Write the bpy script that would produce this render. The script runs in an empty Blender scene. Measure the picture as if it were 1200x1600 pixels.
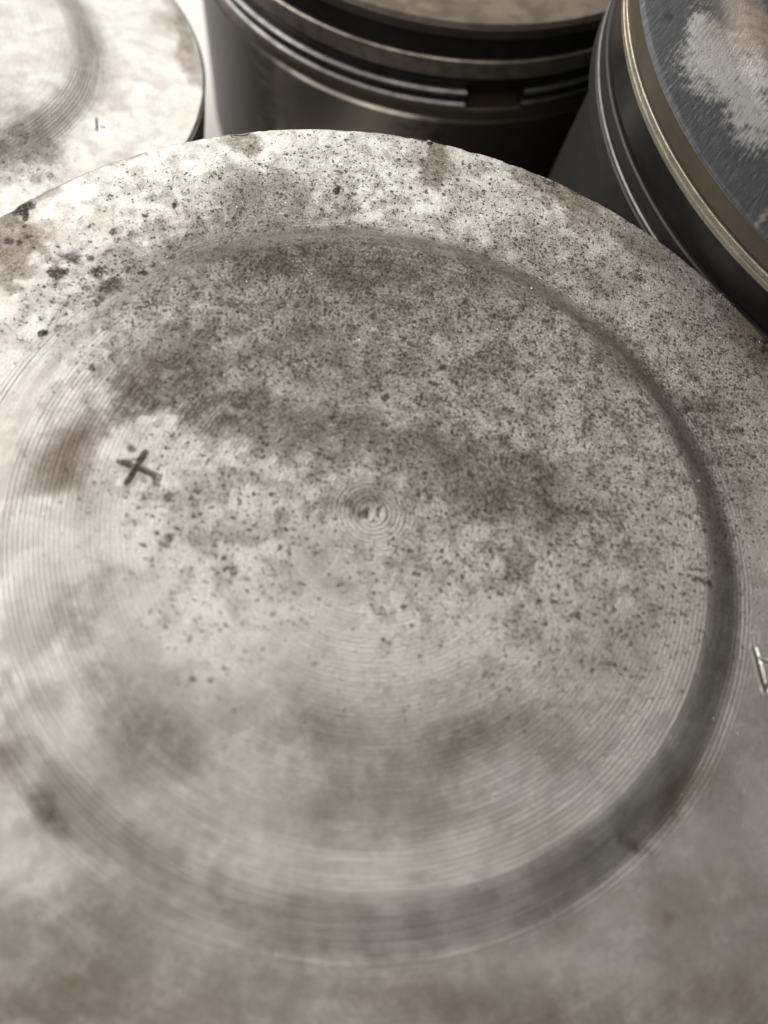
import bpy, bmesh, math, random
import numpy as np
from mathutils import Vector, Matrix

# ------------------------------------------------------------------ camera, world, lamps, exposure
scene = bpy.context.scene
MM = 0.001
PH = 1.70                                  # height of the raised centre
R = 43.0                                   # piston radius in millimetres
def cam_matrix(loc, dep, roll):
    fwd = Vector((0, math.cos(dep), -math.sin(dep))); x = Vector((1, 0, 0)); u = x.cross(fwd)
    cx = math.cos(roll) * x + math.sin(roll) * u
    cy = -math.sin(roll) * x + math.cos(roll) * u
    m = Matrix((cx, cy, -fwd)).transposed().to_4x4(); m.translation = Vector(loc) * MM
    return m
cd = bpy.data.cameras.new('camera'); cam = bpy.data.objects.new('camera', cd)
scene.collection.objects.link(cam); scene.camera = cam
cam.matrix_world = cam_matrix((0.866, -27.371, 58.690), 1.11818, 0.29344)
cd.sensor_fit = 'VERTICAL'; cd.sensor_height = 24.0; cd.lens = 24.0 * 1295 / 1600
cd.clip_start = 0.002; cd.clip_end = 10.0
cd.dof.use_dof = True; cd.dof.focus_distance = 0.080; cd.dof.aperture_fstop = 15.5; cd.dof.aperture_blades = 0

world = bpy.data.worlds.new('World'); scene.world = world; world.use_nodes = True
bg = world.node_tree.nodes['Background']; bg.inputs['Color'].default_value = (1.0, 0.955, 0.895, 1); bg.inputs['Strength'].default_value = 0.245

def area(name, loc, target, size, power, color):
    l = bpy.data.lights.new(name, 'AREA'); l.shape = 'RECTANGLE'; l.size, l.size_y = size; l.energy = power; l.color = color
    o = bpy.data.objects.new(name, l); scene.collection.objects.link(o)
    o.location = loc; o.rotation_euler = (Vector(target) - Vector(loc)).to_track_quat('-Z', 'Y').to_euler()
    return o
area('window_lamp', (-0.52, 0.05, 0.29), (0, 0.02, 0), (0.60, 0.32), 3.3, (1.0, 0.965, 0.92))
area('rear_lamp', (-0.22, 0.58, 0.40), (0, 0.02, 0), (0.60, 0.30), 3.5, (1.0, 0.965, 0.92))
area('front_fill', (0.0, -0.50, 0.60), (0, 0, 0), (0.60, 0.60), 1.6, (1.0, 0.95, 0.90))  # unseen fill added to brighten the near slope of the raised centre

scene.view_settings.view_transform = 'Standard'; scene.view_settings.look = 'None'
scene.view_settings.exposure = 0.0; scene.view_settings.gamma = 1.0
scene.render.engine = 'CYCLES'; scene.cycles.max_bounces = 5; scene.cycles.diffuse_bounces = 2; scene.cycles.glossy_bounces = 4; scene.render.filter_size = 1.15
scene.cycles.use_adaptive_sampling = True; scene.cycles.adaptive_threshold = 0.02

# ------------------------------------------------------------------ helpers
rng = np.random.default_rng(7); random.seed(7)
_perm = rng.random((256, 256))
def vnoise(x, y):
    xi = np.floor(x).astype(int); yi = np.floor(y).astype(int); fx = x - xi; fy = y - yi
    fx = fx * fx * (3 - 2 * fx); fy = fy * fy * (3 - 2 * fy)
    a = _perm[xi & 255, yi & 255]; b = _perm[(xi + 1) & 255, yi & 255]
    c = _perm[xi & 255, (yi + 1) & 255]; d = _perm[(xi + 1) & 255, (yi + 1) & 255]
    return (a * (1 - fx) + b * fx) * (1 - fy) + (c * (1 - fx) + d * fx) * fy
def fbm(x, y, oct=4, sx=0.0):
    s = np.zeros_like(x); a = 0.5
    for k in range(oct):
        s += a * (vnoise(x + 17.3 * k + sx, y - 9.1 * k + sx * 1.7) - 0.5) * 2; x = x * 2.03; y = y * 2.03; a *= 0.5
    return s
def sstep(a, b, x):
    t = np.clip((x - a) / (b - a), 0, 1); return t * t * (3 - 2 * t)

def link(name, me, mat=None, parent=None, label=None, kind=None, cat=None, group=None):
    o = bpy.data.objects.new(name, me); scene.collection.objects.link(o)
    if mat is not None: me.materials.append(mat)
    if parent is not None: o.parent = parent
    if label: o['label'] = label
    if kind: o['kind'] = kind
    if cat: o['category'] = cat
    if group: o['group'] = group
    return o

def grid_mesh(name, V, nu, nv, closed_u):
    """V (nv rows, nu columns) -> quad mesh"""
    me = bpy.data.meshes.new(name); n = nu * nv
    iu = np.arange(nu if closed_u else nu - 1); iv = np.arange(nv - 1)
    A, B = np.meshgrid(iu, iv); A2 = (A + 1) % nu
    q = np.stack([B * nu + A, B * nu + A2, (B + 1) * nu + A2, (B + 1) * nu + A], -1).reshape(-1, 4)
    me.vertices.add(n); me.vertices.foreach_set('co', (V.reshape(-1, 3) * MM).astype(np.float32).ravel())
    me.loops.add(q.size); me.loops.foreach_set('vertex_index', q.astype(np.int32).ravel())
    me.polygons.add(len(q)); me.polygons.foreach_set('loop_start', np.arange(0, q.size, 4, dtype=np.int32))
    me.polygons.foreach_set('use_smooth', np.ones(len(q), bool))
    me.update(calc_edges=True)
    return me

def lathe(name, prof, nseg=360, a0=0.0, a1=None, sharp=25, wob=0.0):
    """prof: (radius, depth below the crown edge) going downwards on the outside; optional open arc in degrees"""
    p = np.array(prof, float); closed = a1 is None
    th = np.linspace(0, 2 * math.pi, nseg, endpoint=False) if closed else np.radians(np.linspace(a0, a1, nseg))
    rr = p[:, 0][:, None] + (wob * fbm(np.cos(th) * 6 + 20, np.sin(th) * 6 + 20, 3)[None] if wob else 0)
    V = np.stack([rr * np.cos(th), rr * np.sin(th), -p[:, 1][:, None] + 0 * th], -1)[:, ::-1]
    me = grid_mesh(name, V, nseg, len(p), closed)
    if not closed:                                   # cap the two ends
        bm = bmesh.new(); bm.from_mesh(me); bm.verts.ensure_lookup_table()
        for c in (0, nseg - 1):
            try: bm.faces.new([bm.verts[k * nseg + c] for k in range(len(p))])
            except ValueError: pass
        bmesh.ops.recalc_face_normals(bm, faces=bm.faces); bm.to_mesh(me); bm.free()
    me.set_sharp_from_angle(angle=math.radians(sharp))
    return me

# ------------------------------------------------------------------ materials
class NT:
    def __init__(s, name):
        s.m = bpy.data.materials.new(name); s.m.use_nodes = True; s.t = s.m.node_tree; s.t.nodes.clear()
        s.out = s.t.nodes.new('ShaderNodeOutputMaterial'); s.b = s.t.nodes.new('ShaderNodeBsdfPrincipled')
        s.t.links.new(s.b.outputs[0], s.out.inputs[0])
    def put(s, sock, v):
        if isinstance(v, bpy.types.NodeSocket): s.t.links.new(v, sock)
        else:
            try: sock.default_value = v
            except Exception: sock.default_value = (*v, 1.0)
    def math(s, op, a, b=0.0, c=0.0, clamp=False):
        n = s.t.nodes.new('ShaderNodeMath'); n.operation = op; n.use_clamp = clamp
        for i, v in enumerate((a, b, c)): s.put(n.inputs[i], v)
        return n.outputs[0]
    def add(s, a, b): return s.math('ADD', a, b)
    def mul(s, a, b): return s.math('MULTIPLY', a, b)
    def sub(s, a, b): return s.math('SUBTRACT', a, b)
    def rng(s, v, a, b, c=0.0, d=1.0):
        n = s.t.nodes.new('ShaderNodeMapRange'); n.interpolation_type = 'SMOOTHSTEP'
        for i, q in enumerate((v, a, b, c, d)): s.put(n.inputs[i], q)
        return n.outputs[0]
    def mix(s, f, a, b):
        n = s.t.nodes.new('ShaderNodeMix'); n.data_type = 'RGBA'
        s.put(n.inputs[0], f); s.put(n.inputs[6], a if isinstance(a, bpy.types.NodeSocket) else (*a, 1)); s.put(n.inputs[7], b if isinstance(b, bpy.types.NodeSocket) else (*b, 1))
        return n.outputs[2]
    def attr(s, name):
        n = s.t.nodes.new('ShaderNodeAttribute'); n.attribute_name = name; return n.outputs['Fac']
    def co(s):
        n = s.t.nodes.new('ShaderNodeTexCoord'); v = s.t.nodes.new('ShaderNodeVectorMath'); v.operation = 'SCALE'
        s.t.links.new(n.outputs['Object'], v.inputs[0]); v.inputs['Scale'].default_value = 1000.0
        return v.outputs[0]
    def xyz(s, v):
        n = s.t.nodes.new('ShaderNodeSeparateXYZ'); s.t.links.new(v, n.inputs[0]); return n.outputs[0], n.outputs[1], n.outputs[2]
    def comb(s, x, y, z=0.0):
        n = s.t.nodes.new('ShaderNodeCombineXYZ')
        for i, v in enumerate((x, y, z)): s.put(n.inputs[i], v)
        return n.outputs[0]
    def noise(s, v, scale, detail=3.0, rough=0.55, dist=0.0, dim='3D'):
        n = s.t.nodes.new('ShaderNodeTexNoise'); n.noise_dimensions = dim; s.put(n.inputs['Vector'], v)
        n.inputs['Scale'].default_value = scale; n.inputs['Detail'].default_value = detail
        n.inputs['Roughness'].default_value = rough; n.inputs['Distortion'].default_value = dist
        return n.outputs[0]
    def noisec(s, v, scale, detail=2.0):
        n = s.t.nodes.new('ShaderNodeTexNoise'); n.noise_dimensions = '2D'; s.put(n.inputs['Vector'], v)
        n.inputs['Scale'].default_value = scale; n.inputs['Detail'].default_value = detail
        return n.outputs[1]
    def vor(s, v, scale):
        n = s.t.nodes.new('ShaderNodeTexVoronoi'); n.voronoi_dimensions = '2D'; s.put(n.inputs['Vector'], v); n.inputs['Scale'].default_value = scale
        return n.outputs['Distance'], n.outputs['Color']
    def vma(s, op, a, b):
        n = s.t.nodes.new('ShaderNodeVectorMath'); n.operation = op; s.put(n.inputs[0], a); s.put(n.inputs[1], b); return n.outputs[0]
    def vscale(s, a, k):
        n = s.t.nodes.new('ShaderNodeVectorMath'); n.operation = 'SCALE'; s.put(n.inputs[0], a); n.inputs['Scale'].default_value = k; return n.outputs[0]
    def bump(s, h, strength=1.0):
        n = s.t.nodes.new('ShaderNodeBump'); n.inputs['Distance'].default_value = MM; n.inputs['Strength'].default_value = strength
        s.put(n.inputs['Height'], h); s.t.links.new(n.outputs[0], s.b.inputs['Normal'])
    def set(s, **k):
        for q, v in k.items(): s.put(s.b.inputs[q.replace('_', ' ')], v)
        return s.m

def crown_material(name, base=(0.57, 0.555, 0.53), rough=0.38, metal=0.93, pits=True, toolk=1.0, mott=0.42):
    n = NT(name); P = n.co(); x, y, z = n.xyz(P)
    P2 = n.comb(x, y, 0.0)
    r = n.math('SQRT', n.add(n.mul(x, x), n.mul(y, y)))
    grime_shade, brown, soot, pit, bright, tool, mid, big = (n.attr(k) for k in ('grime_shade', 'brown', 'soot', 'pit', 'bright', 'tool', 'mid', 'big'))
    # turning marks left by the lathe: an even feed with finer chatter between
    wave = n.math('SINE', n.add(n.mul(r, 2 * math.pi / 0.35), n.mul(big, 1.0)))
    ir = n.math('DIVIDE', 2.2, n.add(r, 0.01))
    streak = n.noise(n.comb(n.mul(r, 3.4), n.mul(x, ir), n.mul(y, ir)), 1.0, 3, 0.75)
    toolh = n.mul(tool, n.add(n.mul(wave, n.add(0.42, n.mul(mid, 0.35))), n.mul(n.sub(streak, 0.5), 2.2)))
    fine = n.noise(P2, 4.3, 4, 0.80, dim='2D')
    # corrosion pits, three sizes
    if pits:
        warp = n.vma('ADD', P2, n.vscale(n.noisec(P2, 3.6, 2), 0.26))
        cells = []
        def pitlayer(scale, keep, size):
            d, c = n.vor(warp, scale); cr, cg, cb = n.xyz(c); cells.append(cb)
            on = n.rng(n.sub(n.mul(pit, keep), cr), -0.02, 0.06)
            sz = n.mul(n.add(n.mul(n.mul(cg, cg), 0.95), 0.25), size)
            return n.mul(on, n.rng(d, n.mul(sz, 0.62), sz, 1.0, 0.0))
        pm = n.math('MAXIMUM', n.math('MAXIMUM', n.mul(pitlayer(4.6, 0.66, 0.62), 0.85), n.mul(pitlayer(2.5, 0.30, 0.50), 0.92)), n.mul(pitlayer(1.2, 0.08, 0.32), 0.9))
        grain = n.mul(cells[0], pit)
    else: pm = n.mul(pit, 0.0); grain = pm
    # colour of the metal and what lies on it, with painted edge shade and highlights
    c = n.mix(big, tuple(k * f for k, f in zip(base, (0.74, 0.725, 0.69))), tuple(min(1, k * 1.13) for k in base))
    c = n.mix(n.mul(n.rng(mid, 0.42, 0.80), mott), c, tuple(k * f for k, f in zip(base, (0.52, 0.51, 0.48))))
    c = n.mix(n.mul(n.rng(fine, 0.45, 0.62), 0.40), c, tuple(k * f for k, f in zip(base, (0.48, 0.46, 0.43))))
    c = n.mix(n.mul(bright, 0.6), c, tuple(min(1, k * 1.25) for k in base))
    c = n.mix(n.mul(n.mul(tool, n.add(n.mul(n.rng(streak, 0.44, 0.66), 0.5), n.rng(wave, 0.0, 0.9, 0.0, 0.5))), 0.42), c, tuple(k * 0.45 for k in base))
    c = n.mix(n.mul(n.mul(pit, n.rng(fine, 0.46, 0.58)), 0.50), c, (0.120, 0.103, 0.080))
    c = n.mix(n.mul(grain, 0.68), c, (0.105, 0.090, 0.070))
    fm = n.math('MINIMUM', n.mul(n.rng(fine, 0.34, 0.60, 0.68, 1.15), n.rng(streak, 0.30, 0.62, 0.72, 1.12)), 1.0)
    gf = n.mul(grime_shade, fm)
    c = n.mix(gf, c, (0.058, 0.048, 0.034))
    bf = n.mul(brown, fm)
    c = n.mix(n.mul(bf, 0.9), c, (0.115, 0.087, 0.053))
    c = n.mix(n.mul(pm, 0.90), c, (0.060, 0.047, 0.033))
    sf = n.mul(soot, n.rng(fine, 0.36, 0.50, 0.2, 1.0))
    c = n.mix(sf, c, (0.020, 0.016, 0.011))
    dirt = n.math('MAXIMUM', n.math('MAXIMUM', gf, bf), n.math('MAXIMUM', n.mul(pm, 0.9), sf))
    met = n.sub(metal, n.mul(dirt, metal * 0.6))
    ro = n.add(n.add(rough - 0.06, n.mul(mid, 0.12)), n.add(n.mul(dirt, 0.06), n.mul(pit, -0.07)))
    h = n.mul(toolh, 0.019 * toolk)
    h = n.add(h, n.mul(n.sub(fine, 0.5), n.add(0.035, n.mul(pit, 0.11))))
    h = n.sub(h, n.add(n.mul(pm, 0.17), n.mul(grain, 0.06))); h = n.add(h, n.mul(sf, 0.05))
    n.bump(h)
    return n.set(Base_Color=c, Metallic=met, Roughness=ro, Specular_IOR_Level=0.25)

def metal_material(name, col, rough, metal=1.0, speck=0.0, dirt=(0.05, 0.042, 0.035), dirtk=0.5, rings=0.004, coat=0.0):
    n = NT(name); P = n.co(); x, y, z = n.xyz(P); th = n.math('ARCTAN2', y, x)
    V = n.comb(n.mul(th, 8.0), n.mul(z, 3.5), 0.0)
    a = n.noise(V, 1.0, 5, 0.65); b = n.noise(P, 0.5, 4, 0.6); g = n.noise(P, 7.0, 3, 0.7)
    c = n.mix(n.mul(n.rng(n.add(n.mul(a, 0.5), n.mul(b, 0.5)), 0.40, 0.66), dirtk), col, dirt)
    if speck: c = n.mix(n.mul(n.rng(g, 0.50, 0.62), speck), c, tuple(k * 0.45 for k in col))
    h = n.add(n.mul(n.noise(n.comb(n.mul(th, 3.0), n.mul(z, 14.0), 0.0), 1.0, 3, 0.6), rings * 2), n.mul(g, rings * (2.0 + 4 * speck)))
    n.bump(h)
    return n.set(Base_Color=c, Metallic=metal, Roughness=n.add(rough, n.mul(n.sub(b, 0.5), 0.15)), Coat_Weight=coat, Coat_Roughness=0.08)

def skirt_refl_material(name, th0, half):
    """skirt colour with dark sides and a bright reflection painted in around th0"""
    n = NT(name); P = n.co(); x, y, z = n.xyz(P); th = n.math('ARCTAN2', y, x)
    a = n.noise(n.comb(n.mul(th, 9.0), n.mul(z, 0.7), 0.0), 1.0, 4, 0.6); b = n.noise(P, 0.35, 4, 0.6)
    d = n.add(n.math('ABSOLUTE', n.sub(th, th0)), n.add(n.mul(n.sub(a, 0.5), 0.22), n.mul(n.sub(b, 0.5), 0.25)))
    painted_refl = n.rng(d, half * 0.4, half * 1.7, 1.0, 0.0)
    c = n.mix(painted_refl, (0.050, 0.043, 0.037), (0.60, 0.545, 0.47))
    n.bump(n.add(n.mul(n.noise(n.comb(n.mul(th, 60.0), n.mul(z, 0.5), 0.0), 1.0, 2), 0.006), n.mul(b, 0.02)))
    return n.set(Base_Color=c, Metallic=n.add(0.35, n.mul(painted_refl, 0.6)), Roughness=n.sub(0.44, n.mul(painted_refl, 0.14)))

def carbon_material(name):
    """crown under a black carbon film that was scrubbed away near the middle, scratches running outwards"""
    n = NT(name); P = n.co(); x, y, z = n.xyz(P)
    brown, soot, bright = (n.attr(k) for k in ('brown', 'soot', 'bright'))
    P2 = n.comb(x, y, 0.0)
    u = n.add(n.mul(x, 0.325), n.mul(y, 0.946)); v = n.sub(n.mul(x, 0.946), n.mul(y, 0.325))     # scrub direction and across it
    scr = n.noise(n.comb(n.mul(u, 0.45), n.mul(v, 4.2), 0.0), 1.0, 5, 0.75)
    fine = n.noise(P2, 5.0, 3, 0.65); mid = n.noise(P2, 0.8, 4, 0.6)
    e = n.add(bright, n.add(n.mul(n.sub(scr, 0.5), 1.9), n.mul(n.sub(mid, 0.5), 0.9)))
    bare = n.rng(e, 0.15, 1.0)
    c = n.mix(n.rng(scr, 0.35, 0.7), (0.034, 0.036, 0.040), (0.090, 0.093, 0.100))
    c = n.mix(bare, c, (0.44, 0.435, 0.42))
    c = n.mix(n.mul(brown, n.rng(n.add(n.mul(fine, .5), n.mul(mid, .5)), 0.3, 0.6, 0.55, 1.0)), c, (0.30, 0.25, 0.195))
    c = n.mix(soot, c, (0.012, 0.012, 0.012))
    n.bump(n.add(n.mul(scr, 0.020), n.mul(fine, 0.035)))
    return n.set(Base_Color=c, Metallic=n.add(0.45, n.mul(bare, 0.35)), Roughness=n.sub(0.46, n.mul(bare, 0.04)))

M_crown = crown_material('pitted_aluminium')
M_crown_left = crown_material('pale_aluminium', base=(0.48, 0.47, 0.45), rough=0.44, toolk=0.6, mott=0.2)
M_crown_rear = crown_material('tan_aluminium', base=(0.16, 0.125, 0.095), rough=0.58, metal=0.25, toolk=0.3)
M_carbon = carbon_material('scrubbed_carbon')
M_land = metal_material('dull_land', (0.16, 0.145, 0.13), 0.38, 0.8)
M_land_tan = metal_material('tan_land', (0.46, 0.41, 0.35), 0.42, 0.9, dirtk=0.6)
M_land_brown = metal_material('brown_land', (0.13, 0.108, 0.080), 0.42, 0.6, dirtk=0.3)
M_ring_tan = metal_material('grainy_tan_ring', (0.46, 0.42, 0.34), 0.50, 0.9, speck=0.8, dirtk=0.35)
M_black = metal_material('oily_black_ring', (0.014, 0.014, 0.014), 0.34, 0.3, dirtk=0.3, coat=0.12)
M_ring_dull = metal_material('dull_ring_steel', (0.20, 0.20, 0.20), 0.5, 0.8, dirtk=0.4)
M_ring_grey = metal_material('grey_ring_steel', (0.30, 0.30, 0.30), 0.42, 1.0, dirtk=0.5)
M_groove = metal_material('groove_carbon', (0.018, 0.016, 0.014), 0.6, 0.2)
M_skirt = skirt_refl_material('skirt_painted_refl', math.radians(-99), 0.24)  # reflection of the foreground crown painted into the skirt colour
M_skirt_dark = metal_material('dark_skirt', (0.024, 0.023, 0.023), 0.5, 0.3, dirtk=0.3)
n_ = NT('stamp_dark'); M_stamp = n_.set(Base_Color=n_.mix(n_.rng(n_.noise(n_.co(), 6.0, 3), 0.35, 0.65), (0.030, 0.024, 0.018), (0.10, 0.085, 0.066)), Roughness=0.55)
n_ = NT('oil'); M_oil = n_.set(Base_Color=(0.035, 0.022, 0.012), Roughness=0.06, Coat_Weight=1.0, Coat_Roughness=0.02)
n_ = NT('glint_metal'); M_glint = n_.set(Base_Color=(0.85, 0.83, 0.80), Metallic=1.0, Roughness=0.15)
n_ = NT('white_paper'); pn = n_.noise(n_.co(), 0.08, 4); M_paper = n_.set(Base_Color=n_.mix(pn, (0.86, 0.85, 0.82), (0.80, 0.79, 0.76)), Roughness=0.7)

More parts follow.
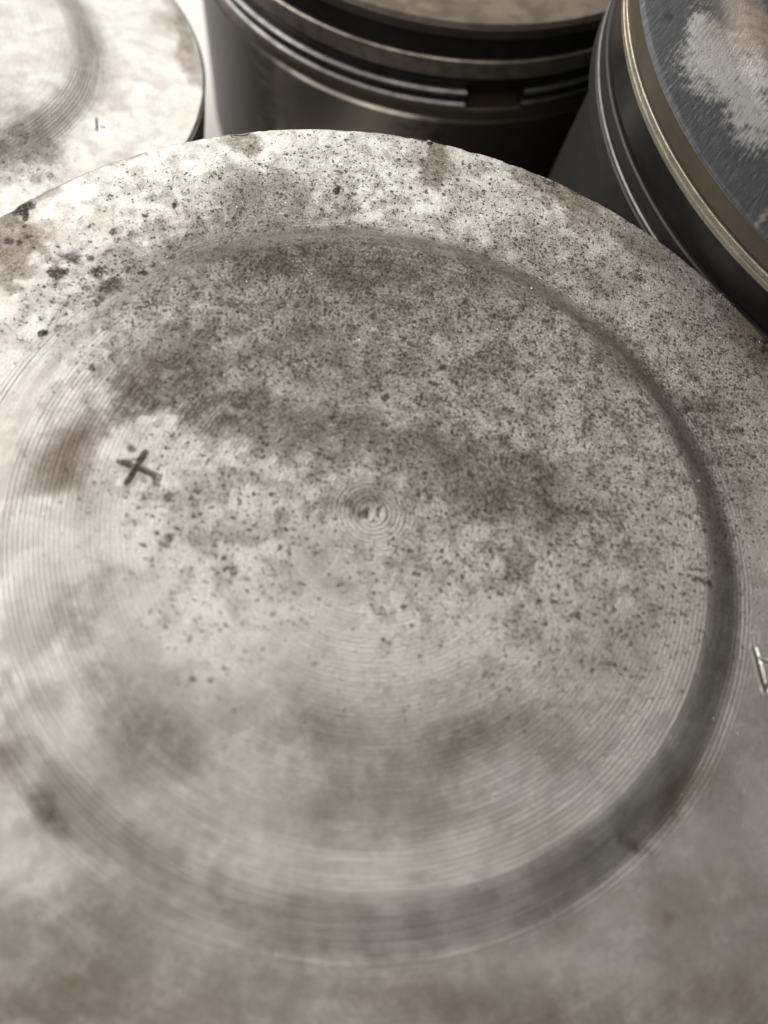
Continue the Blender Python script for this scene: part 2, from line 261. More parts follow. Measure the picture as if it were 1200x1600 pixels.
# ------------------------------------------------------------------ marks on the crowns, in millimetres from the crown centre
# each mark: centre x, y, inverse 2x2 shape matrix, strength, softness; some along the raised edge paint shade and highlights
MAIN_MARKS = {"grime_shade": [[-23.0259, -3.9338, 0.603, -0.0285, -0.1501, -0.6192, 0.715, 0.9],
  [-22.7057, -0.9288, 0.2135, 0.355, 0.8017, -0.3087, 0.78, 0.9],
  [-23.8551, -5.8967, 0.6353, 0.415, 0.8027, -1.3495, 0.455, 0.9],
  [-7.6504, 22.9824, 0.0705, 0.0201, 0.1345, -0.3394, 0.52, 0.9],  # soft shade painted inside the far edge of the raised centre
  [6.0447, 25.4212, 0.1542, -0.0324, -0.1325, -0.4294, 0.455, 0.9],
  [-10.1805, 23.5353, 0.0733, 0.022, 0.1698, -0.4246, 0.455, 0.5],  # mostly painted shade along the far edge, with some dirt
  [-19.2487, 29.1733, 0.1999, 0.0684, 0.1074, -0.2569, 0.52, 0.6],
  [-18.8353, 6.2665, 0.1517, 0.1864, 0.3354, -0.1841, 0.97, 0.5],
  [-15.148, 4.9314, 0.1779, 0.0431, 0.0843, -0.4649, 0.97, 0.5],
  [-19.275, 4.7004, 0.2263, 0.241, 0.4822, -0.3301, 0.78, 0.5],
  [-7.4196, 5.5059, 0.15, 0.0285, 0.072, -0.3992, 0.65, 0.7],
  [0.3685, 6.085, 0.1132, 0.0208, 0.0894, -0.3695, 0.546, 0.7],
  [10.6057, 5.3795, 0.2322, -0.0087, 0.013, -0.3582, 0.676, 0.8],
  [6.7928, 5.8747, 0.1629, 0.0104, 0.0467, -0.3404, 0.455, 0.7],
  [-1.297, 0.7558, 0.3251, 0.0929, 0.2267, -0.6694, 0.585, 0.6],
  [-9.7498, -20.2875, 0.1886, -0.0489, -0.1352, -0.4431, 0.546, 0.6],
  [-17.1375, -13.4233, 0.5015, 0.0846, 0.0102, -0.3189, 0.468, 0.6],
  [-14.1408, -17.1913, 0.7418, 0.3167, 0.2241, -0.7325, 0.39, 0.6],
  [10.5135, -14.9715, 0.1369, 0.1006, 0.3183, -0.4215, 0.65, 0.6],
  [0.566, -16.7992, 0.2465, 0.0766, 0.1341, -0.4522, 0.455, 0.7],
  [4.8305, -20.6803, 0.1346, 0.0385, 0.1257, -0.4416, 0.364, 0.7],
  [-14.2041, -26.3368, 0.4162, -0.2262, -0.6299, -1.2252, 0.78, 0.5],
  [-10.8699, -32.2928, 0.1494, 0.0358, 0.0433, -0.4162, 0.546, 0.6],
  [2.3322, -30.2315, 0.2187, 0.0725, 0.1817, -0.6872, 0.325, 0.6],
  [26.0624, -14.2488, 0.0828, 0.2904, 0.562, -0.2588, 0.715, 0.6],
  [23.4663, -17.6797, 0.6553, -0.247, -0.3672, -1.8475, 0.97, 0.5],
  [26.7853, 7.8554, 0.4649, 0.0411, 0.0432, -0.1296, 0.455, 0.6],
  [26.2778, 16.8222, 0.3586, -0.0715, -0.025, -0.361, 0.52, 0.6],
  [24.7912, 20.0918, 0.3179, -0.0149, 0.1045, -0.7126, 0.65, 0.5],
  [-7.8745, 12.161, 0.1104, 0.0171, 0.0374, -0.2579, 0.39, 0.7],
  [19.1315, -24.2606, 0.1741, 0.1155, 0.5733, -0.9149, 0.39, 0.6],
  [-18.5523, 23.6005, 0.0944, 0.0513, 0.2078, -0.2719, 0.546, 0.6],
  [-4.987, 21.8815, 0.0871, 0.0173, 0.0728, -0.2701, 0.39, 0.7],
  [29.9135, 14.7613, 0.2902, 0.0205, 0.0877, -0.2548, 0.39, 0.6],
  [10.9142, 25.0046, 0.237, -0.0739, -0.3407, -0.7767, 0.52, 0.5],
  [16.2629, 21.1139, 0.1911, -0.1088, -0.5142, -0.6204, 0.52, 0.5],
  [-20.8645, 7.3428, 0.1334, 0.194, 0.4078, -0.1705, 0.52, 0.6],
  [25.4447, 32.8463, 0.4809, -0.2565, -0.6443, -0.8044, 0.39, 0.5],
  [-10.3754, -36.0131, 0.1946, 0.09, 0.1911, -0.7383, 0.455, 0.6],
  [-5.9605, 17.0707, 0.0438, 0.0125, 0.0353, -0.0927, 0.26, 0.7],
  [-18.3393, 5.6769, 0.2796, 0.2767, 0.5788, -0.4313, 0.91, 0.6],
  [-14.9152, 5.0152, 0.3288, 0.0588, 0.0923, -0.9451, 0.845, 0.6],
  [-20.4357, 2.41, 0.2757, 0.4137, 0.9367, -0.4075, 0.65, 0.6],
  [20.491, -21.9252, 0.1514, 0.1365, 0.7521, -0.9224, 0.455, 0.6]], "brown": [[-36.377, 15.0112, 0.2796, 0.236, 0.1876, -0.1634, 0.97, 0.35],
  [-33.9932, 27.1137, 0.1197, 0.0976, 0.6622, -0.4989, 0.7, 0.5],
  [-37.4053, 21.1714, 0.2069, 0.2098, 0.7708, -0.4409, 0.7, 0.5],
  [-22.1813, 34.9122, 0.4841, 0.1683, 0.2926, -0.6733, 0.84, 0.4],
  [-4.2117, 39.8603, 0.6519, 0.0732, 0.0519, -0.309, 0.97, 0.3],
  [8.0584, 40.956, 0.2516, -0.0258, -0.0833, -0.6484, 0.97, 0.4],
  [11.2704, 39.6397, 0.4267, -0.0951, -0.1058, -0.3171, 0.97, 0.4],
  [4.5751, 41.7244, 0.4327, -0.0255, -0.0789, -0.9999, 0.84, 0.4],
  [16.5441, 37.3481, 0.2592, -0.0659, -0.1656, -0.4976, 0.63, 0.5],
  [14.2458, 30.9438, 0.3519, 0.0534, 0.1196, -0.3057, 0.42, 0.6],
  [28.4768, 30.6346, 0.357, -0.1813, -0.2712, -0.3912, 0.97, 0.4],
  [30.1759, 28.6986, 0.5053, -0.2642, -0.3565, -0.5164, 0.97, 0.4],
  [28.8216, -20.6708, 0.2381, 0.0532, 0.5007, -1.3639, 0.42, 0.9],
  [30.4949, -19.2044, 0.22, 0.0186, 0.2216, -0.8146, 0.308, 0.9],
  [30.9653, -24.7539, 0.209, 0.0177, 0.1158, -0.4452, 0.63, 0.6],
  [17.5306, -29.3283, 0.0568, 0.0114, 0.1312, -0.509, 0.84, 0.8],
  [-7.1746, -35.1846, 0.1004, 0.0432, 0.1084, -0.4188, 0.7, 0.8],
  [26.7701, -21.583, 1.8677, 0.2163, 0.4233, -1.573, 0.97, 0.4],
  [-23.1144, -3.7373, 0.6175, 0.0733, -0.0325, -0.5452, 0.63, 0.9],
  [-22.7057, -0.9288, 0.2321, 0.3859, 0.7349, -0.283, 0.49, 0.9],
  [-23.5859, -5.417, 0.4748, 0.3082, 0.5333, -0.8945, 0.35, 0.9],
  [-20.4122, 5.5602, 0.2159, 0.3172, 0.6349, -0.2705, 0.28, 0.6],
  [-17.7522, -23.8463, 0.8777, 0.4181, 0.1724, -0.5905, 0.7, 0.5],
  [26.2666, -13.9674, 0.1157, 0.4046, 0.8197, -0.378, 0.56, 0.6],
  [11.4182, -14.928, 0.3048, 0.2045, 0.5475, -0.7799, 0.21, 0.8],
  [-3.2074, -29.8719, 0.1244, 0.0212, 0.0743, -0.7036, 0.28, 0.6]], "soot": [[-37.6423, 19.5225, 1.0513, 0.6671, 0.8856, -1.1997, 1.0, 0.3],
  [-36.853, 18.7224, 3.4758, 1.371, 0.2596, -0.9401, 1.0, 0.3],
  [-37.0052, 15.6018, 2.165, 1.0374, 1.0467, -2.5983, 0.8, 0.4],
  [-36.0709, 15.824, 3.4593, 1.6356, 1.0453, -2.5972, 0.9, 0.4],
  [-35.7312, 16.5796, 2.1521, 1.0085, 1.3006, -3.2194, 0.9, 0.4],
  [-6.183, 42.4436, 0.5806, 0.122, 0.7422, -2.0992, 1.0, 0.3],
  [-23.0258, 35.6637, 1.0761, 0.4387, 1.4317, -2.5651, 0.9, 0.3],
  [-30.9841, 15.5647, 1.4684, 0.0036, -0.4587, -1.6951, 0.85, 0.6],
  [-31.5452, 13.9905, 1.7492, 0.7876, 0.5873, -1.4921, 0.9, 0.5],
  [-29.9151, 16.2936, 2.8745, 1.2476, 1.3029, -3.2768, 0.8, 0.5],
  [-28.7801, 15.0039, 2.0146, 0.2739, -0.1683, -2.5177, 0.8, 0.6],
  [-27.1013, 14.0265, 1.617, -0.0347, -0.3473, -1.2872, 0.7, 0.7],
  [-27.2612, 12.7939, 1.6376, 1.3089, 2.2062, -2.0735, 0.8, 0.5],
  [-29.0074, 13.2841, 2.9281, 1.2781, 1.3272, -3.4076, 0.6, 0.5],
  [-30.3253, 7.7408, 2.696, 0.8172, 0.5637, -3.9511, 1.0, 0.2],
  [-12.2328, 32.2818, 3.7734, -0.9287, -1.293, -2.3403, 1.0, 0.2],
  [-25.518, 24.6982, 4.102, 1.5893, 0.9916, -2.3978, 0.9, 0.3],
  [-27.4128, 22.5963, 3.322, 1.3398, 1.673, -4.0768, 0.9, 0.3],
  [-29.3369, 19.8757, 4.2198, 1.7779, 1.0201, -2.5143, 0.7, 0.4],
  [-25.1074, 16.4487, 2.4615, 0.9954, 1.3016, -3.3086, 0.8, 0.5],
  [-24.5192, 5.0155, 4.7376, 2.0512, 1.1452, -3.1076, 0.8, 0.4],
  [-23.625, 6.6463, 2.3433, 0.9897, 1.4161, -3.8096, 0.7, 0.5],
  [-24.6939, 17.4476, 2.8545, 1.1402, 1.725, -4.3627, 0.7, 0.5],
  [7.4075, 41.6109, 0.9718, -0.0959, -0.3529, -2.7382, 0.8, 0.4],
  [9.9863, 41.3929, 1.1021, -0.1793, -0.4991, -2.162, 0.7, 0.4],
  [30.3728, 28.5412, 1.5413, -0.7592, -0.8253, -1.3262, 0.9, 0.4],
  [29.1756, 29.6419, 1.702, -0.8217, -1.3122, -2.1046, 0.7, 0.5],
  [-13.6957, -6.6067, 2.9353, 1.1476, 0.8869, -2.6791, 0.75, 0.4],
  [-13.7755, -7.2699, 2.3928, 0.1287, -0.2998, -5.142, 0.5, 0.5],
  [25.4383, 2.5395, 1.5477, -0.2151, 0.1274, -3.586, 0.75, 0.4],
  [26.481, 2.4881, 1.9995, -0.1366, 0.4778, -3.627, 0.6, 0.4],
  [16.7868, -3.1821, 2.3955, 1.3828, 2.51, -3.3738, 0.7, 0.4],
  [-1.8096, 10.1885, 3.0528, 0.8296, 0.9225, -2.5548, 0.8, 0.4],
  [1.9697, 14.9145, 3.5549, 0.8531, 1.0741, -2.9122, 0.8, 0.4],
  [24.1912, 23.1069, 0.772, 0.2007, 1.3006, -2.1948, 0.6, 0.6],
  [25.3972, 19.9571, 0.5705, 0.0287, 0.4675, -1.5872, 0.4, 0.6],
  [23.9688, 19.445, 1.6923, 0.1763, 1.0227, -2.8527, 0.6, 0.6],
  [-8.3148, -15.96, 4.4083, 1.6644, 1.665, -5.4648, 0.6, 0.4],
  [-7.0906, -15.587, 4.3955, 1.6131, 1.3282, -4.3592, 0.6, 0.4],
  [-18.8944, -1.9327, 2.2579, 0.7443, 0.85, -3.5956, 0.75, 0.4],
  [-18.9615, -0.7924, 3.286, 1.3531, 1.4894, -4.2623, 0.7, 0.4],
  [-16.1699, -2.7105, 4.0649, -0.3868, -0.5953, -2.4054, 0.6, 0.4],
  [-15.0598, -3.6264, 2.5141, 0.9865, 1.0129, -2.985, 0.5, 0.5],
  [-1.9211, 0.2582, 2.4466, 0.7123, 0.8449, -2.4998, 0.5, 0.6],
  [-0.5839, -0.3145, 2.8073, 0.7945, 1.1875, -3.5386, 0.7, 0.6],
  [1.613, -0.5366, 2.4601, 0.6598, 0.9911, -2.973, 0.5, 0.6],
  [-37.2004, 19.4627, 0.5988, 0.5652, 2.357, -1.5753, 0.8, 0.4]], "pit": [[3.0384, 17.6134, 0.042, 0.0047, 0.0147, -0.0764, 0.72, 0.8],
  [15.0175, 7.4831, 0.0845, -0.0119, -0.0057, -0.0871, 0.6, 0.9],
  [-18.1519, 29.6318, 0.0938, 0.0315, 0.0803, -0.1922, 0.36, 0.8],
  [-11.4651, 36.9407, 0.0958, 0.0274, 0.1157, -0.2701, 0.15, 0.8],
  [7.3459, 37.5717, 0.0478, -0.0066, -0.0284, -0.1416, 0.38, 0.8],
  [23.6809, 25.1413, 0.1048, -0.0486, -0.0448, -0.0752, 0.55, 0.8],
  [2.7479, 0.9748, 0.0512, 0.0132, 0.0654, -0.1946, 0.35, 0.9],
  [16.2826, -0.143, 0.0981, 0.0163, 0.0395, -0.1222, 0.3, 0.95],
  [-8.3257, -9.6273, 0.2334, 0.084, 0.0577, -0.1804, 0.22, 0.9],
  [-15.1207, 17.1779, 0.0626, 0.0214, 0.0588, -0.151, 0.6, 0.8],
  [-13.9361, -2.4003, 0.1994, 0.076, 0.1004, -0.2941, 0.22, 0.9],
  [-29.216, 14.6829, 0.3484, 0.1512, 0.1504, -0.3826, 0.12, 0.8],
  [29.7301, 17.3563, 0.1904, 0.0135, 0.0431, -0.1233, 0.35, 0.9],
  [4.6741, -6.502, 0.0684, 0.0176, 0.0443, -0.1396, 0.14, 0.95],
  [-26.4451, 23.6516, 0.1179, 0.0466, 0.1247, -0.3027, 0.06, 0.8]], "bright": [[-1.9857, 35.4932, 0.1226, 0.0158, 0.0549, -0.2581, 0.6, 0.6],
  [1.0155, -10.6399, 0.0814, 0.0238, 0.0853, -0.2747, 0.5, 0.7],
  [-12.9043, -10.0871, 0.3011, 0.119, 0.1274, -0.3955, 0.45, 0.6],
  [31.0633, -14.8188, 0.1779, 0.0938, 0.1902, -0.2991, 0.5, 0.4],
  [20.3849, -23.925, 0.1736, 0.1132, 0.3573, -0.5723, 0.4, 0.5],
  [-28.8211, 11.1843, 0.1187, 0.0523, 0.0672, -0.1749, 0.5, 0.6],
  [25.0889, 36.8757, 0.2227, -0.067, -0.0609, -0.1805, 0.45, 0.6],
  [9.0536, -23.5014, 0.1064, 0.0274, 0.1179, -0.428, 0.35, 0.7],
  [24.2612, -7.4008, 0.3593, -0.0803, -0.0109, -0.1842, 0.5, 0.6],  # painted highlight on the lip of the raised centre
  [-4.0926, -29.7387, 0.2031, -0.0455, -0.0951, -0.4646, 0.3, 0.6],
  [-14.5992, -29.5881, 0.2393, 0.1131, 0.1205, -0.436, 0.3, 0.5],
  [-13.232, 38.5169, 0.1295, 0.0293, 0.1625, -0.5464, 0.5, 0.5],
  [-21.9718, -9.9709, 0.351, 0.1622, 0.053, -0.1609, 0.3, 0.6],
  [-2.1901, -21.8631, 0.2677, -0.0092, -0.0335, -0.6406, 0.4, 0.6],
  [8.6189, -23.6803, 0.2237, 0.0814, 0.2138, -0.5873, 0.45, 0.8],  # from here on: arc of painted highlight just inside the raised edge
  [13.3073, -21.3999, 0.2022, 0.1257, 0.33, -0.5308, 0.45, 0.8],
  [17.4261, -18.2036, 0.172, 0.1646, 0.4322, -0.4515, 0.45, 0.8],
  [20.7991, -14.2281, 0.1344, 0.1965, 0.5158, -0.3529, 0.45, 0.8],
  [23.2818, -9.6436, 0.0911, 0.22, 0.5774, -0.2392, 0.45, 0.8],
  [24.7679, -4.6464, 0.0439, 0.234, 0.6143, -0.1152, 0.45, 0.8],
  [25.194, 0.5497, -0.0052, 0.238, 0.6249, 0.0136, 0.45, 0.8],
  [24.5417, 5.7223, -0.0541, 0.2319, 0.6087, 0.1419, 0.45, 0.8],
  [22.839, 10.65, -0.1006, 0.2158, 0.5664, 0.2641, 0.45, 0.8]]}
LEFT_MARKS = {"grime_shade": [[26.7059, -5.6794, 0.1083, 0.1107, 0.3263, -0.109, 0.4, 0.6],
  [26.4899, 9.0545, 0.2656, 0.1551, 0.0968, -0.0873, 0.35, 0.6],
  [22.5744, -3.8718, 0.3079, 0.1551, 0.103, -0.1761, 0.3, 0.6],
  [16.5754, 17.9144, 0.2761, 0.1327, 0.1251, -0.1854, 0.1, 0.6]], "brown": [[34.367, 22.5278, 0.6694, 0.391, 0.0897, -0.0618, 0.75, 0.5],
  [30.9466, 27.6113, 0.3438, 0.2281, 0.1732, -0.0889, 0.5, 0.5],
  [39.6292, 15.5581, 1.3757, 0.5206, 0.0622, -0.101, 0.5, 0.5]], "soot": [], "pit": [[27.5213, -10.5799, 0.2123, 0.1052, 0.106, -0.1918, 0.4, 0.6]], "bright": []}
RIGHT_MARKS = {"grime_shade": [], "brown": [[-29.6428, -9.9351, 0.1975, -0.1396, -0.3369, -0.2212, 0.8, 0.5],
  [-31.7823, -9.0919, 0.2234, -0.1153, -0.1575, -0.1603, 0.5, 0.5],
  [-26.4808, -32.195, 0.3854, 0.6982, 4.0294, -1.7994, 0.9, 0.3]], "soot": [[-38.6697, -10.8174, 1.8586, 0.2747, 0.5856, -1.1654, 0.9, 0.4]], "pit": [], "bright": [[-34.2658, -13.6034, 0.391, -0.0936, -0.0632, -0.2253, 0.6, 0.9],
  [-31.6988, -15.5498, 0.2889, -0.1317, -0.1571, -0.2072, 0.95, 0.8],
  [-29.1786, -19.2162, 0.3802, -0.1031, -0.0834, -0.3008, 0.8, 0.9],
  [-27.8439, -22.0145, 0.4488, -0.1264, -0.0848, -0.3083, 0.55, 0.9],
  [-35.6143, -10.9993, 0.8624, 0.0069, 0.0765, -0.3161, 0.8, 0.7],
  [-31.9171, -19.1957, 0.206, -0.1502, -0.3537, -0.2455, 0.3, 0.9]]}
CROSS_STROKES = [[-17.746, -0.661, -18.006, -3.536, 0.21, 0.28],
  [-19.214, -2.072, -17.871, -2.097, 0.18, 0.2],
  [-17.871, -2.097, -16.403, -2.25, 0.21, 0.24]]
LETTER_STROKES = [[31.507, -0.81, 32.581, -3.922, 0.17, 0.2],
  [31.894, -1.566, 33.966, -1.664, 0.15, 0.15],
  [32.581, -3.922, 34.228, -0.687, 0.17, 0.2]]
LEFT_STROKES = [[31.167, 0.864, 32.308, -1.495, 0.22, 0.12],
  [32.301, -0.644, 32.949, -0.414, 0.2, 0.1]]
CENTRE_STROKES = [[-0.299, 0.121, -0.139, -0.448, 0.2, 0.14],
  [0.528, 0.456, 0.685, -0.115, 0.2, 0.14]]


# ------------------------------------------------------------------ setting
TABLE_Z = -64.0
def build_table():
    n = 60; xs = np.linspace(-420, 420, n); X, Y = np.meshgrid(xs, xs + 60)
    Z = TABLE_Z + 0.25 * fbm(X * 0.01, Y * 0.01, 3)
    me = grid_mesh('table_top', np.stack([X, Y, Z], -1), n, n, False)
    link('table_top', me, M_paper, kind='structure', label='white paper covered bench top under the pistons')
build_table()

# ------------------------------------------------------------------ crown builder
def marks_field(marks, X, Y, W, rag=0.35):
    """W: shared ragged-edge noises; each mark only touches the vertices near it"""
    wx, wy, w2 = W; F = np.zeros(X.size); x = X.ravel(); y = Y.ravel()
    for cx, cy, a, b, c, d, s, so in marks:
        I = np.linalg.inv(np.array([[a, b], [c, d]])); ext = np.abs(I).sum(1) * (1 + so) * 1.5 + 1.7
        k = min(1.0, 1.0 / math.sqrt(abs(a * d - b * c)) / 3.0)
        i = np.nonzero((np.abs(x - cx) < ext[0]) & (np.abs(y - cy) < ext[1]))[0]
        dx = x[i] - cx + wx[i] * 1.8 * k; dy = y[i] - cy + wy[i] * 1.8 * k
        dd = np.hypot(a * dx + b * dy, c * dx + d * dy) + w2[i] * rag * 1.4
        F[i] = 1 - (1 - F[i]) * (1 - s * sstep(1 + so, 1 - so, dd))
    return F.reshape(X.shape)

def seg_dist(X, Y, x0, y0, x1, y1):
    dx, dy = x1 - x0, y1 - y0; t = np.clip(((X - x0) * dx + (Y - y0) * dy) / (dx * dx + dy * dy), 0, 1)
    return np.hypot(X - x0 - t * dx, Y - y0 - t * dy), t

def plateau(r, h, ra, rb):
    t = np.clip((rb - r) / (rb - ra), 0, 1)
    return h * (0.35 * t + 0.65 * t * t * (3 - 2 * t))

def build_crown(name, parent, mat, marks, strokes, nseg, radii, h=PH, ra=26.6, rb=30.1, nick=0.0, tool_floor=0.55, seed=0.0, edge=0.35, arcs=()):
    r = np.array(radii); th = np.linspace(0, 2 * math.pi, nseg, endpoint=False)
    RR, TH = np.meshgrid(r, th, indexing='ij'); X = RR * np.cos(TH); Y = RR * np.sin(TH)
    Z = plateau(RR, h, ra, rb) + 0.030 * fbm(X * 0.12, Y * 0.12, 4, seed) + 0.006 * fbm(X * 0.9, Y * 0.9, 3, seed + 5)
    d = R - RR                                                       # rolled outer edge with dents in it
    ni = nick * np.clip(fbm(np.cos(TH) * 30, np.sin(TH) * 30, 4, seed + 3), 0, 1)
    Z -= edge * sstep(0.55 + ni * 2, 0.0, d) ** 2 + ni * sstep(1.1, 0.0, d)
    for x0, y0, x1, y1, w, dep in strokes:
        q, t = seg_dist(X, Y, x0, y0, x1, y1); w = w * (1 + 0.18 * fbm(X * 3, Y * 3, 2, seed))
        Z -= dep * sstep(1.25, 0.35, q / w); Z += 0.34 * dep * np.exp(-((q / w - 1.65) / 0.36) ** 2)
    V = np.stack([X, Y, Z], -1)[::-1]
    me = grid_mesh(name, V, nseg, len(r), True)
    slope = (sstep(ra - 9, ra - 1, RR) + 0.6 * sstep(ra - 0.5, ra + 0.5, RR)) * sstep(rb + 1.6, rb, RR)
    W = [fbm(X * 0.35, Y * 0.35, 4, seed).ravel(), fbm(X * 0.35, Y * 0.35, 4, seed + 40).ravel(), fbm(X * 1.3, Y * 1.3, 4, seed + 11).ravel()]
    F = {k: marks_field(marks.get(k, []), X, Y, W, 0.85 if k == 'soot' else 0.35) for k in ('grime_shade', 'brown', 'soot', 'pit', 'bright')}
    mid = np.clip(0.5 + (0.75 + 0.45 * sstep(4, -18, Y)) * fbm(X * 0.8 + 5, Y * 0.8, 5, seed + 2), 0, 1); F['mid'] = mid
    near = sstep(6, -16, Y); F['big'] = sstep(0.12, 0.88, 0.58 + (0.24 + 0.56 * near) * fbm(X * 0.30, Y * 0.30 + 3, 6, seed + 9) - 0.02 * near)
    rag = np.clip(0.92 + 0.6 * W[2].reshape(X.shape), 0.55, 1.15)
    for k in ('grime_shade', 'brown'): F[k] = np.clip(F[k] * rag, 0, 1)
    for t0, t1, sg in arcs:                                          # dark residue and painted shade on the slope of the raised centre
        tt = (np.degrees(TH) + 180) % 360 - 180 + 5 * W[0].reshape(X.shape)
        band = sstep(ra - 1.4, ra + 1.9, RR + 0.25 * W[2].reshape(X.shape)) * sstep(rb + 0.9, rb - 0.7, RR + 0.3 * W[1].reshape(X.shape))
        F['grime_shade'] = np.maximum(F['grime_shade'], sg * band * sstep(t0 - 12, t0 + 12, tt) * sstep(t1 + 16, t1 - 16, tt) * (0.62 + 0.45 * rag))
    F['pit'] = np.clip(F['pit'] * (0.50 + 0.95 * mid), 0, 1) * (1 - 0.55 * np.exp(-(RR / 3.0) ** 4))
    tool = np.clip(np.maximum(slope, tool_floor * sstep(rb + 0.5, rb - 1, RR)) + 0.16, 0, 1.6) * (1 - 0.75 * np.clip(F['pit'], 0, 1))
    F['tool'] = np.clip(tool + 1.3 * np.exp(-(RR / 3.2) ** 4) * (RR > 0.9), 0, 2.0)
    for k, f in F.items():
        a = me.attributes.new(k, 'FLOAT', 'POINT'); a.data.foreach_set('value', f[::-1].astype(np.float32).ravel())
    return link(name, me, mat, parent)

def stamp_liner(name, parent, strokes, z0, label, mat=None):
    """dark strip lying in the bottom of a stamped mark"""
    bm = bmesh.new()
    for x0, y0, x1, y1, w, dep in strokes:
        L = math.hypot(x1 - x0, y1 - y0); ux, uy = (x1 - x0) / L, (y1 - y0) / L; nx, ny = -uy, ux
        nn = max(6, int(L / 0.15)); rows = []
        for i in range(nn + 1):
            t = i / nn; e = math.sqrt(max(0.0, 1 - (abs(2 * t - 1)) ** 6)); hw = w * 0.56 * e * (0.85 + 0.3 * random.random())
            px, py = x0 + ux * L * t, y0 + uy * L * t
            z = z0 - dep * 0.58
            rows.append([bm.verts.new(((px + nx * k * hw) * MM, (py + ny * k * hw) * MM, (z + abs(k) * 0.05 * dep) * MM)) for k in (-1, -0.4, 0.4, 1)])
        for a, b in zip(rows, rows[1:]):
            for k in range(3): bm.faces.new((a[k], b[k], b[k + 1], a[k + 1]))
    bmesh.ops.recalc_face_normals(bm, faces=bm.faces)
    me = bpy.data.meshes.new(name); bm.to_mesh(me); bm.free()
    for p in me.polygons: p.use_smooth = True
    return link(name, me, mat or M_stamp, parent, label=label)

def piston(label, centre, tilt):
    o = bpy.data.objects.new('piston', None); scene.collection.objects.link(o); o.empty_display_size = 0.02
    nrm = Vector((tilt[0], tilt[1], 1)).normalized()
    o.rotation_mode = 'QUATERNION'; o.rotation_quaternion = Vector((0, 0, 1)).rotation_difference(nrm)
    o.location = Vector(centre) * MM
    o['label'] = label; o['category'] = 'piston'; o['group'] = 'used pistons standing close together on the bench'
    s = math.sin(nrm.angle(Vector((0, 0, 1))))
    o_len = (centre[2] - TABLE_Z - R * s) / nrm.z                     # how far the skirt reaches down to the bench
    return o, o_len

def radii(n_in, n_slope, n_out, ra=26.0, rb=30.6):
    return np.concatenate([np.linspace(0.02, ra, n_in, endpoint=False), np.linspace(ra, rb, n_slope, endpoint=False), np.linspace(rb, R - 0.6, n_out, endpoint=False), np.linspace(R - 0.6, R, 14)])

def ring(name, parent, mat, h0, h1, r, gap=None, depth=1.6, n=300, bev=0.12):
    p = [(r - depth, h0), (r - bev, h0), (r, h0 + bev), (r, h1 - bev), (r - bev, h1), (r - depth, h1), (r - depth, h0)]
    me = lathe(name, p, n) if gap is None else lathe(name, p, n, gap[1], gap[0] + 360)
    return link(name, me, mat, parent)

def body(parent, spans, skirt_from, length, skirt_mat, skirt_r=43.0, start=0.0):
    """lands between ring grooves as separate bands, a dark groove core behind them, then the skirt"""
    link('groove_core', lathe('groove_core', [(39.4, start), (39.4, skirt_from + 0.3)], 180), M_groove, parent)
    for h0, h1, r, mat in spans:
        b = 0.18
        link('ring_land', lathe('ring_land', [(39.2, h0), (r - b, h0), (r, h0 + b), (r, h1 - b), (r - b, h1), (39.2, h1)], 300, wob=0.02), mat, parent)
    s = skirt_from
    link('skirt', lathe('skirt', [(39.2, s), (skirt_r - 0.35, s), (skirt_r, s + 0.4), (skirt_r, length - 0.6), (skirt_r - 0.6, length), (skirt_r - 4, length), (skirt_r - 4, s + 2)], 300, wob=0.02), skirt_mat, parent)

# ------------------------------------------------------------------ foreground piston
p_main, L_main = piston('large foreground piston, pitted grey crown with raised round centre stamped with a cross', (0, 0, 0), (0, 0))
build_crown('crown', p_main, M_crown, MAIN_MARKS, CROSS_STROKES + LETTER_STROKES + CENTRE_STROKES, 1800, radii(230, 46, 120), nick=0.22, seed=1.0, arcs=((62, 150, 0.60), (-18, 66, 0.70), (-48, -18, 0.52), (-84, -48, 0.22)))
body(p_main, [(0.33, 6.0, 42.98, M_land), (8.0, 12.0, 42.7, M_land), (14.0, 16.5, 42.7, M_land)], 20.0, L_main, M_skirt_dark)
for h in (6.3, 12.3): ring('compression_ring', p_main, M_ring_grey, h, h + 1.4, 42.95, (40, 41.5))
ring('oil_ring', p_main, M_ring_grey, 16.8, 19.6, 42.9, (200, 201))
stamp_liner('stamped_cross', p_main, CROSS_STROKES, PH, 'small dark stamped cross on the raised centre')
stamp_liner('stamped_letter', p_main, LETTER_STROKES, 0.0, 'thin angular stamped letter on the outer crown')

# ------------------------------------------------------------------ left piston
p_left, L_left = piston('blurred pale piston at top left with bright bare crown and no rings in sight', (-79.47, 51.142, -17.769), (0.041, 0.115))
build_crown('crown', p_left, M_crown_left, LEFT_MARKS, LEFT_STROKES, 900, radii(90, 30, 60), nick=0.05, seed=23.0, h=1.6, ra=25.6)
body(p_left, [(0.33, 6.0, 42.98, M_land), (8.0, 12.0, 42.7, M_land), (14.0, 16.5, 42.7, M_land)], 20.0, L_left, M_skirt_dark)
for h in (6.3, 12.3): ring('compression_ring', p_left, M_ring_grey, h, h + 1.4, 42.95, (80, 81.5))
stamp_liner('stamped_mark', p_left, LEFT_STROKES, 0.0, 'tiny stamped notch on the pale crown')

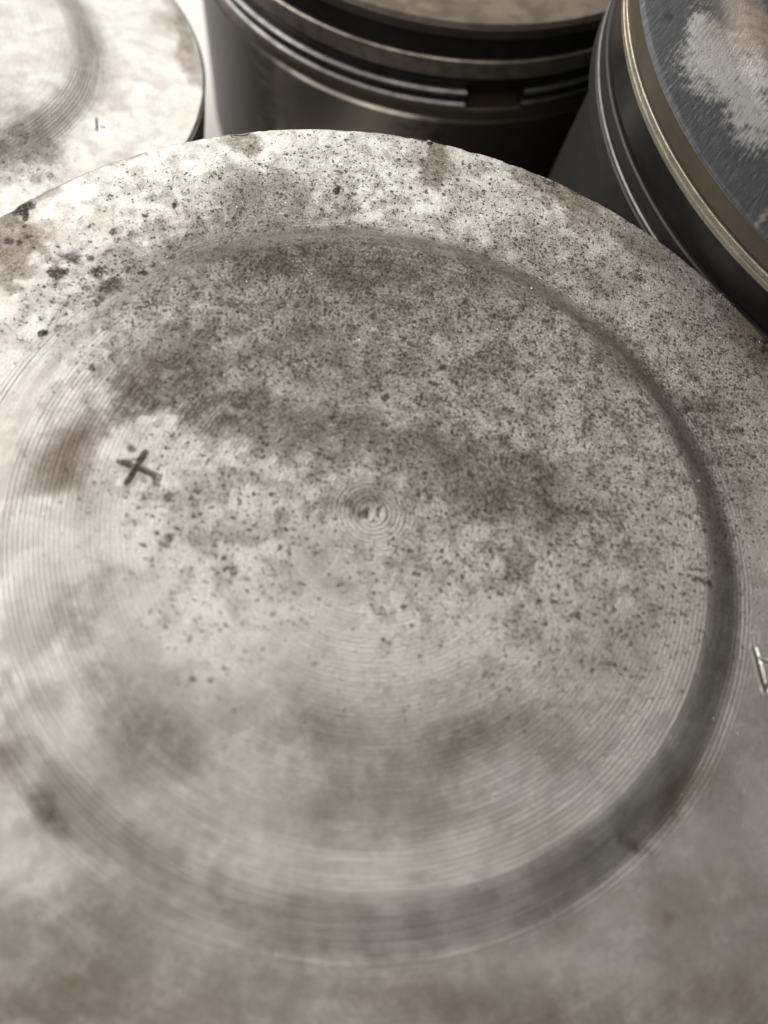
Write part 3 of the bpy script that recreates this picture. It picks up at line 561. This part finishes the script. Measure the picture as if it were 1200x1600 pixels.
# ------------------------------------------------------------------ rear piston
p_rear, L_rear = piston('blurred dark piston at the back with open ring gap and shiny skirt', (-18.34, 124.39, -12.70), (-0.033, -0.041))
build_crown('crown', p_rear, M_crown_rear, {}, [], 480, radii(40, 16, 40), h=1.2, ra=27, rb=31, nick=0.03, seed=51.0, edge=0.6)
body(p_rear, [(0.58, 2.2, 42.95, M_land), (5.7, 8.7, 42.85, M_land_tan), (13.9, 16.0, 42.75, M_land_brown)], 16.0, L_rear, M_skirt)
ring('compression_ring', p_rear, M_black, 2.35, 5.5, 42.5, (60, 62))
ring('compression_ring', p_rear, M_black, 8.85, 10.5, 41.9, (120, 122))
orr = ring('oil_ring', p_rear, M_groove, 10.75, 13.8, 42.3, (-73, -61))
for h in (10.65, 12.75): ring('rail', orr, M_ring_grey, h, h + 1.1, 43.1, (-73, -61), bev=0.3)
for c in orr.children: c.location = (0, 0, 0)

# ------------------------------------------------------------------ right piston
p_right, L_right = piston('piston at right with black carbon crown, oily black rings and a pale grooved ring', (52.21, 68.70, 8.31), (0.045, -0.066))
build_crown('crown', p_right, M_carbon, RIGHT_MARKS, [], 900, radii(70, 30, 90), h=0.4, ra=31.0, rb=34.4, nick=0.06, seed=77.0, edge=0.25)
body(p_right, [(0.24, 2.62, 42.9, M_land_brown), (8.2, 9.9, 43.0, M_skirt_dark), (10.9, 13.2, 43.1, M_skirt_dark)], 14.0, L_right, M_skirt_dark, skirt_r=40.9)
gr = link('grooved_ring', lathe('grooved_ring', [(41, 2.7), (43.0, 2.7), (43.1, 2.78), (43.1, 3.2), (42.92, 3.3), (42.92, 3.42), (43.1, 3.52), (43.1, 4.0), (43.0, 4.1), (41, 4.1)], 420, wob=0.03), M_ring_tan, p_right, label='pale tan grainy ring with a dark line round its middle')
ring('compression_ring', p_right, M_black, 4.3, 8.0, 42.6, (100, 101.5))
ring('oil_ring', p_right, M_ring_dull, 10.25, 10.75, 43.1, (20, 21), bev=0.15)

# ------------------------------------------------------------------ oil beads at the rims and specks added for glints on the crown
def bead(x, y, z, rad, label):
    bm = bmesh.new(); bmesh.ops.create_icosphere(bm, subdivisions=3, radius=rad * MM)
    for v in bm.verts: v.co.z *= 0.62 if v.co.z > 0 else 0.3; v.co.x *= 1.15
    me = bpy.data.meshes.new('oil_bead'); bm.to_mesh(me); bm.free()
    for p in me.polygons: p.use_smooth = True
    o = link('oil_bead', me, M_oil, label=label, cat='oil bead', group='oil beads on the foreground rim'); o.location = (x * MM, y * MM, z * MM)
for bx, by, br, bl in ((26.05, 33.75, 0.34, 'upper of two shiny oil beads on the rim against the black rings'), (27.0, 32.9, 0.30, 'lower of two shiny oil beads on the rim against the black rings'),
                       (30.2, 29.5, 0.32, 'shiny oil bead at the brown rim stain by the right edge'), (-5.5, 42.1, 0.34, 'shiny oil bead on the dark rim chip at the back')):
    bead(bx, by, -0.05, br, bl)
def glints():
    bm = bmesh.new()
    for k in range(420):
        a = random.uniform(0, 6.283); r = 42.0 * math.sqrt(random.random()); x, y = r * math.cos(a), r * math.sin(a)
        if y < 2 and random.random() < 0.75: continue
        z = float(plateau(np.array(r), PH, 26.6, 30.1)); s = random.uniform(0.04, 0.085) * (1.8 if random.random() < 0.08 else 1)
        m = Matrix.Translation(Vector((x, y, z + s * 0.4)) * MM) @ Matrix.Rotation(random.uniform(0, 6), 4, Vector((random.random(), random.random(), random.random())).normalized()) @ Matrix.Diagonal((1, random.uniform(.5, 1), random.uniform(.4, 1), 1))
        bmesh.ops.create_icosphere(bm, subdivisions=1, radius=s * MM, matrix=m)
    me = bpy.data.meshes.new('glint_specks'); bm.to_mesh(me); bm.free()
    link('glint_specks', me, M_glint, kind='stuff', label='tiny bright specks added for glints over the foreground crown', cat='glints')
glints()
